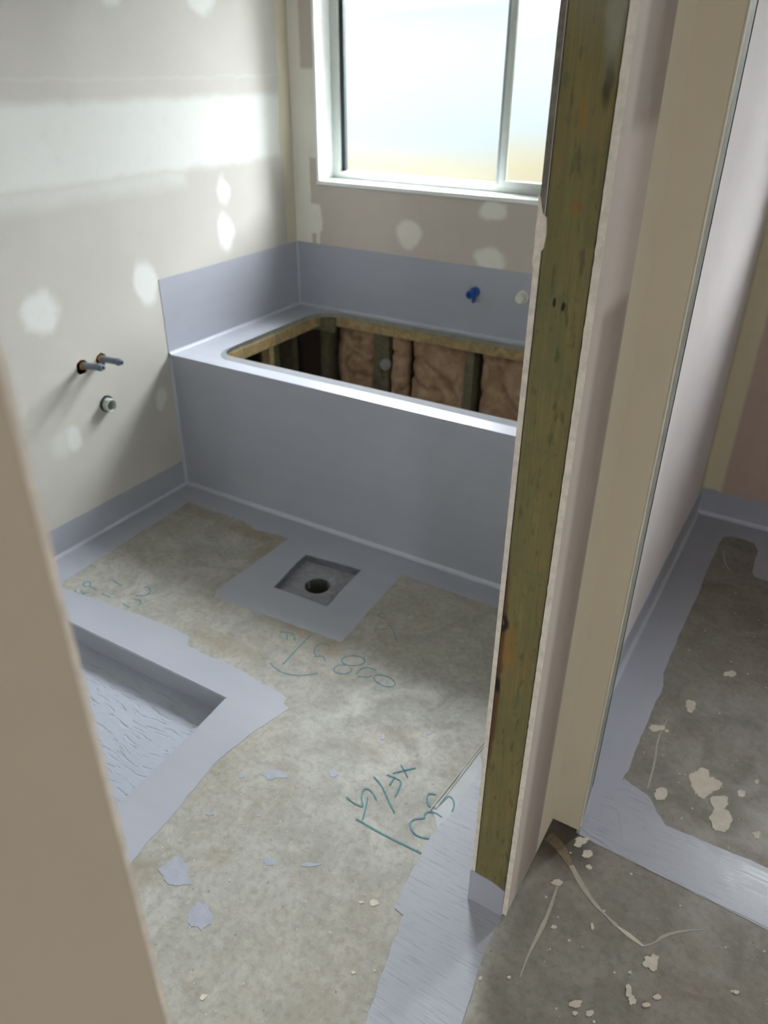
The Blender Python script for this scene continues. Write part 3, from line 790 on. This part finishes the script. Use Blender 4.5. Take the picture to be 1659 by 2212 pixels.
tap_pipe(-0.4025, 0.648, 0.6609, 'grey tap pipe with brass collar, the lower one, with a mouth nearer the drain stub')
tap_pipe(-0.3215, 0.652, 0.6572, 'grey tap pipe with brass collar, the upper one nearer the bath platform')
r = root('drain_stub', (0, -0.333, 0.483), None, 'short white plastic waste pipe stub in the left wall below the tap pipes', 'pipe')
lathe('pipe_body', (-0.06, -0.333, 0.4833), (1, 0, -0.03), [(0, 0.0), (0.0, 0.0245), (0.0855, 0.0245), (0.0866, 0.0235), (0.0866, 0.0200), (0.085, 0.0190), (0.01, 0.0190), (0.01, 0.0)], PVC, r, 28)
lathe('dark_seal', (-0.012, -0.333, 0.4833), (1, 0, 0), [(0.0, 0.0246), (0.002, 0.0305), (0.016, 0.0300), (0.017, 0.0246)], RUBBER, r, 28)
# capped outlets over the bath
r = root('capped_outlet', (0.9, D, 0.752), None, 'small bright blue plastic cap on the grey upstand behind the bath platform', 'pipe cap')
lathe('cap_body', (0.905, D + 0.004, 0.757), (-0.10, -1, -0.10), [(0, 0.0), (0.0, 0.021), (0.022, 0.0205), (0.024, 0.0165), (0.055, 0.0165), (0.057, 0.014), (0.057, 0.0095), (0.05, 0.009), (0.05, 0.0)], BLUE, r, 8)
box('wing', 0.902, 0.912, D - 0.030, D - 0.010, 0.716, 0.742, BLUE, r, 0.001)
r = root('capped_outlet', (1.108, D, 0.764), None, 'round white plastic cap on the grey upstand, close beside the timber stud', 'pipe cap')
lathe('cap_body', (1.112, D + 0.004, 0.764), (-0.06, -1, -0.05), [(0, 0.0), (0.0, 0.026), (0.008, 0.026), (0.010, 0.020), (0.034, 0.020), (0.040, 0.017), (0.042, 0.0)], WHITEPL, r, 24)
r = lathe('waste_cap', (0.474, D + 0.014, 0.362), (0, -1, 0), [(0, 0.0), (0.0, 0.026), (0.020, 0.026), (0.023, 0.022), (0.023, 0.0)], mat_plain('grey_cap', srgb(150, 152, 152), 0.6), None, 24)
tag(r, None, 'round grey cap low on a stud inside the bath cut-out', 'pipe cap')

# ------------------------------------------------------------------ right-hand partition with the stud end
wall_r = root('wall_right', (1.9, -1.0, 0), 'structure')
YS = -1.0975
# bathroom sheet: front edge with the broken notch at 1.36 to 1.41 m
prism('plasterboard', [(YS, 0.0), (0.885, 0.0), (0.885, 2.45), (YS, 2.45)], [], 'x', XR, XR + 0.0078, B_LEFT, wall_r)
box('board_edge', XR - 0.0002, XR + 0.0079, YS - 0.0012, YS + 0.001, 0.10, 1.365, PAPER, wall_r)
box('board_edge', XR - 0.0002, XR + 0.0072, YS - 0.0012, YS + 0.001, 1.405, 2.45, PAPER_GREY, wall_r)
prism('plaster_crumble', ragged([(XR - 0.001, 1.345), (XR + 0.005, 1.360), (XR + 0.0118, 1.368), (XR + 0.0128, 1.385), (XR + 0.0112, 1.405), (XR + 0.006, 1.410), (XR - 0.0012, 1.432)], 0.0012, 0.004, 41), [], 'y', YS - 0.003, YS + 0.001, PAPER, wall_r)
bevel(box('wall_stud', XR + 0.0092, 1.9362, YS, YS + 0.045, 0.0, 2.45, TIMBER, wall_r), 0.0012)
prism('plasterboard', [(YS - 0.0015, 0.012), (-0.806, 0.012), (-0.806, 2.45), (YS - 0.0015, 2.45)], [], 'x', 1.9385, 1.947, B_HALL, wall_r)
prism('board_edge', [(1.9380, 0.012)] + [(1.9380 + 0.0009 * noise.noise(Vector((i * 0.9, 0, 3))), 0.012 + i * 0.01) for i in range(244)] + [(1.9478 + 0.0007 * noise.noise(Vector((i * 1.7, 4, 3))), 0.012 + i * 0.01) for i in range(243, -1, -1)], [], 'y', YS - 0.0026, YS - 0.0012, PAPER, wall_r)
box('joint_strip', 1.944, 1.9476, -0.925, -0.8176, 0.014, 2.45, B_CREAM, wall_r)
prism('membrane', ragged([(XR - 0.002, 0.0), (1.9375, 0.0), (1.9368, 0.084), (1.924, 0.090), (1.905, 0.0955), (1.883, 0.0975), (XR - 0.002, 0.0985)], 0.001, 0.006, 44), [], 'y', YS - 0.0020, YS + 0.004, MEM_H, wall_r)
box('core', XR + 0.009, 1.912, -1.05, 0.88, 0.0, 2.45, DARK, wall_r)
prism('plasterboard', rect(-0.76, 0.91, 0.0, 2.45), [], 'x', 1.914, 1.930, B_WHITE, wall_r)
prism('membrane', ragged([(-0.75, 0.0), (0.903, 0.0), (0.903, 0.112), (-0.75, 0.112)], 0.001, 0.03, 46), [], 'x', 1.92, 1.9314, MEM_Y, wall_r)
fillet('sealant_bead', (1.9312, -0.75, 0.001), (1.9312, 0.901, 0.001), (1, 0, 0), (0, 0, 1), 0.0126, BEAD, wall_r)
prism('joint_strip', rect(0.80, 0.901, 0.111, 2.45), [], 'x', 1.92, 1.9306, B_CREAM, wall_r)
# near side of the door opening
box('plasterboard', 1.9395, 1.950, -3.7, -1.909, 0.008, 2.45, B_NEAR, wall_r)
prism('board_edge', [(-1.9120, 0.0)] + [(-1.9085 + 0.0011 * noise.noise(Vector((i * 1.3, 8, 3))) + 0.0008 * noise.noise(Vector((i * 0.21, 5, 1))), i * 0.008) for i in range(306)] + [(-1.9120, 2.45)], [], 'x', 1.9415, 1.9503, PAPER, wall_r)
box('plasterboard', XR, XR + 0.0078, -3.7, -1.91, 0.0, 2.45, B_LEFT, wall_r)
box('wall_stud', XR + 0.009, 1.9385, -1.957, -1.912, 0.0, 2.45, TIMBER, wall_r)
box('core', XR + 0.009, 1.9385, -3.7, -1.958, 0.0, 2.45, DARK, wall_r)
prism('door_head', rect(-1.908, YS - 0.001, 2.10, 2.45), [], 'x', XR, 1.9465, B_CREAM, wall_r)

# return of the wall at the toilet door
nib = root('wall_return', (1.98, -0.8, 0), 'structure')
box('plasterboard', 1.947, 2.0112, -0.8176, -0.8080, 0.014, 2.45, B_CREAM, nib)
box('corner_bead', 2.0105, 2.0132, -0.8186, -0.8120, 0.03, 2.45, mat_plain('bead', srgb(212, 206, 190), 0.6), nib, 0.0008)
box('end_panel', 1.985, 2.0118, -0.8078, -0.7575, 0.001, 2.45, EDGE_GREY, nib)
jag = [(-0.7600, 0.0)] + [(-0.7540 + 0.0016 * noise.noise(Vector((i * 0.9, 2, 9))) + 0.0016 * max(0, noise.noise(Vector((i * 0.31, 7, 2)))), i * 0.006) for i in range(408)] + [(-0.7600, 2.448)]
prism('torn_paper_edge', jag, [], 'x', 2.0085, 2.0123, TORN, nib)
box('plasterboard', 1.931, 2.0110, -0.7570, -0.7548, 0.0, 2.45, B_WHITE, nib)
prism('membrane', ragged([(-0.8160, 0.0), (-0.7535, 0.0), (-0.7535, 0.112), (-0.775, 0.09), (-0.800, 0.055), (-0.8150, 0.02)], 0.001, 0.01, 47), [], 'x', 2.006, 2.0136, BRUSH, nib)

# toilet room back wall, right walls, other walls that close the rooms
wall_t = root('wall_toilet_back', (2.4, 0.9, 0), 'structure')
prism('plasterboard', rect(1.915, 3.0, 0.0, 2.45), [rect(2.32, 2.92, 1.17, 2.08)[::-1]], 'y', 0.901, 0.911, B_TOILET, wall_t)
prism('membrane', ragged([(1.931, 0.0), (2.95, 0.0), (2.95, 0.113), (2.2, 0.112), (2.0, 0.110), (1.975, 0.118), (1.95, 0.114), (1.931, 0.116)], 0.0012, 0.015, 48), [], 'y', 0.8998, 0.905, MEM_H, wall_t)
fillet('sealant_bead', (1.932, 0.8998, 0.001), (2.95, 0.8998, 0.001), (0, -1, 0), (0, 0, 1), 0.0138, BEAD, wall_t)
tag(box('wall_toilet_right', 2.95, 3.05, -0.80, 0.9, 0, 2.45, B_WHITE), 'structure')
tag(prism('wall_hall_front', [(2.80, 0), (4.7, 0), (4.7, 2.45), (2.014, 2.45), (2.014, 2.06), (2.80, 2.06)], [], 'y', -0.8176, -0.72, B_CREAM), 'structure')
tag(box('wall_front', -0.1, XR, -2.1, -2.0, -0.12, 2.45, B_LEFT), 'structure')
tag(prism('wall_hall_back', rect(1.95, 4.7, 0, 2.45), [rect(3.44, 3.76, 0.89, 1.21)[::-1]], 'y', -3.8, -3.7, B_NEAR), 'structure')
tag(prism('wall_hall_right', rect(-3.7, -0.8176, 0, 2.45), [rect(-2.34, -2.06, 1.06, 1.34)[::-1]], 'x', 4.60, 4.70, B_CREAM), 'structure')
tag(box('ceiling', -0.13, 4.7, -3.8, 1.06, 2.45, 2.55, CEIL), 'structure')

win2 = root('window_2', (2.62, 0.95, 1.2), 'structure')
prism('window_frame', rect(2.30, 2.94, 1.15, 2.10), [rect(2.50, 2.80, 1.30, 2.045)[::-1]], 'y', 0.911, 1.0, ALU, win2, 0.002)
pane('pane', 2.35, 2.89, 1.20, 2.05, 0.98, win2)

# ------------------------------------------------------------------ outside the bathroom window
tag(box('ground', -8, 12, 1.06, 26, -0.5, -0.35, mat_plain('dark_soil', srgb(58, 54, 42), 0.95, spec=0.0, var=0.2, scale=3)), 'structure')
fence = root('paling_fence', (0, 3.4, -0.35), None, 'low boundary fence seen only as a cream blur through the obscure glass', 'fence')
FENCE = mat_plain('weathered_fence', srgb(53, 50, 40), 0.9, spec=0.0, var=0.1)
for i in range(46):
    box('paling', -3.5 + i * 0.18, -3.5 + i * 0.18 + 0.165, 3.40 + 0.006 * (i % 2), 3.42 + 0.006 * (i % 2), -0.36, 1.02 + 0.004 * (i % 3), FENCE, fence)
for z in (0.0, 0.8):
    box('rail', -3.5, 4.8, 3.426, 3.47, z, z + 0.07, FENCE, fence)
house = root('neighbour_house', (0, 5.0, -0.35), None, 'charcoal house wall seen only as a pale blur above the fence through the glass', 'house')
prism('house_wall', rect(-6, 8, -0.36, 2.2), [], 'y', 5.0, 5.2, mat_plain('house_cladding', srgb(47, 50, 51), 0.9, spec=0.0, var=0.05), house)
box('gutter', -6, 8, 4.86, 5.0, 2.1, 2.22, FENCE, house, 0.01)
tag(box('roof_eave', -3, 6, 0.99, 1.75, 2.24, 2.55, mat_plain('soffit', srgb(190, 190, 186), 0.8, var=0.04)), 'structure')
blocker = root('light_blocker', (1.82, 1.6, -0.35), None, 'tall dark screen wall added outside, unseen, to keep side light off the left wall', 'blocker')  # added out of view to shade the left wall from sidelong sky light
prism('blocker_wall', [(1.07, -0.36), (3.38, -0.36), (3.38, 3.7), (1.80, 3.7), (1.80, 2.2), (1.07, 2.2)], [], 'x', 1.78, 1.86, mat_plain('blocker_render', srgb(60, 60, 58), 0.9, var=0.05, spec=0.0), blocker)
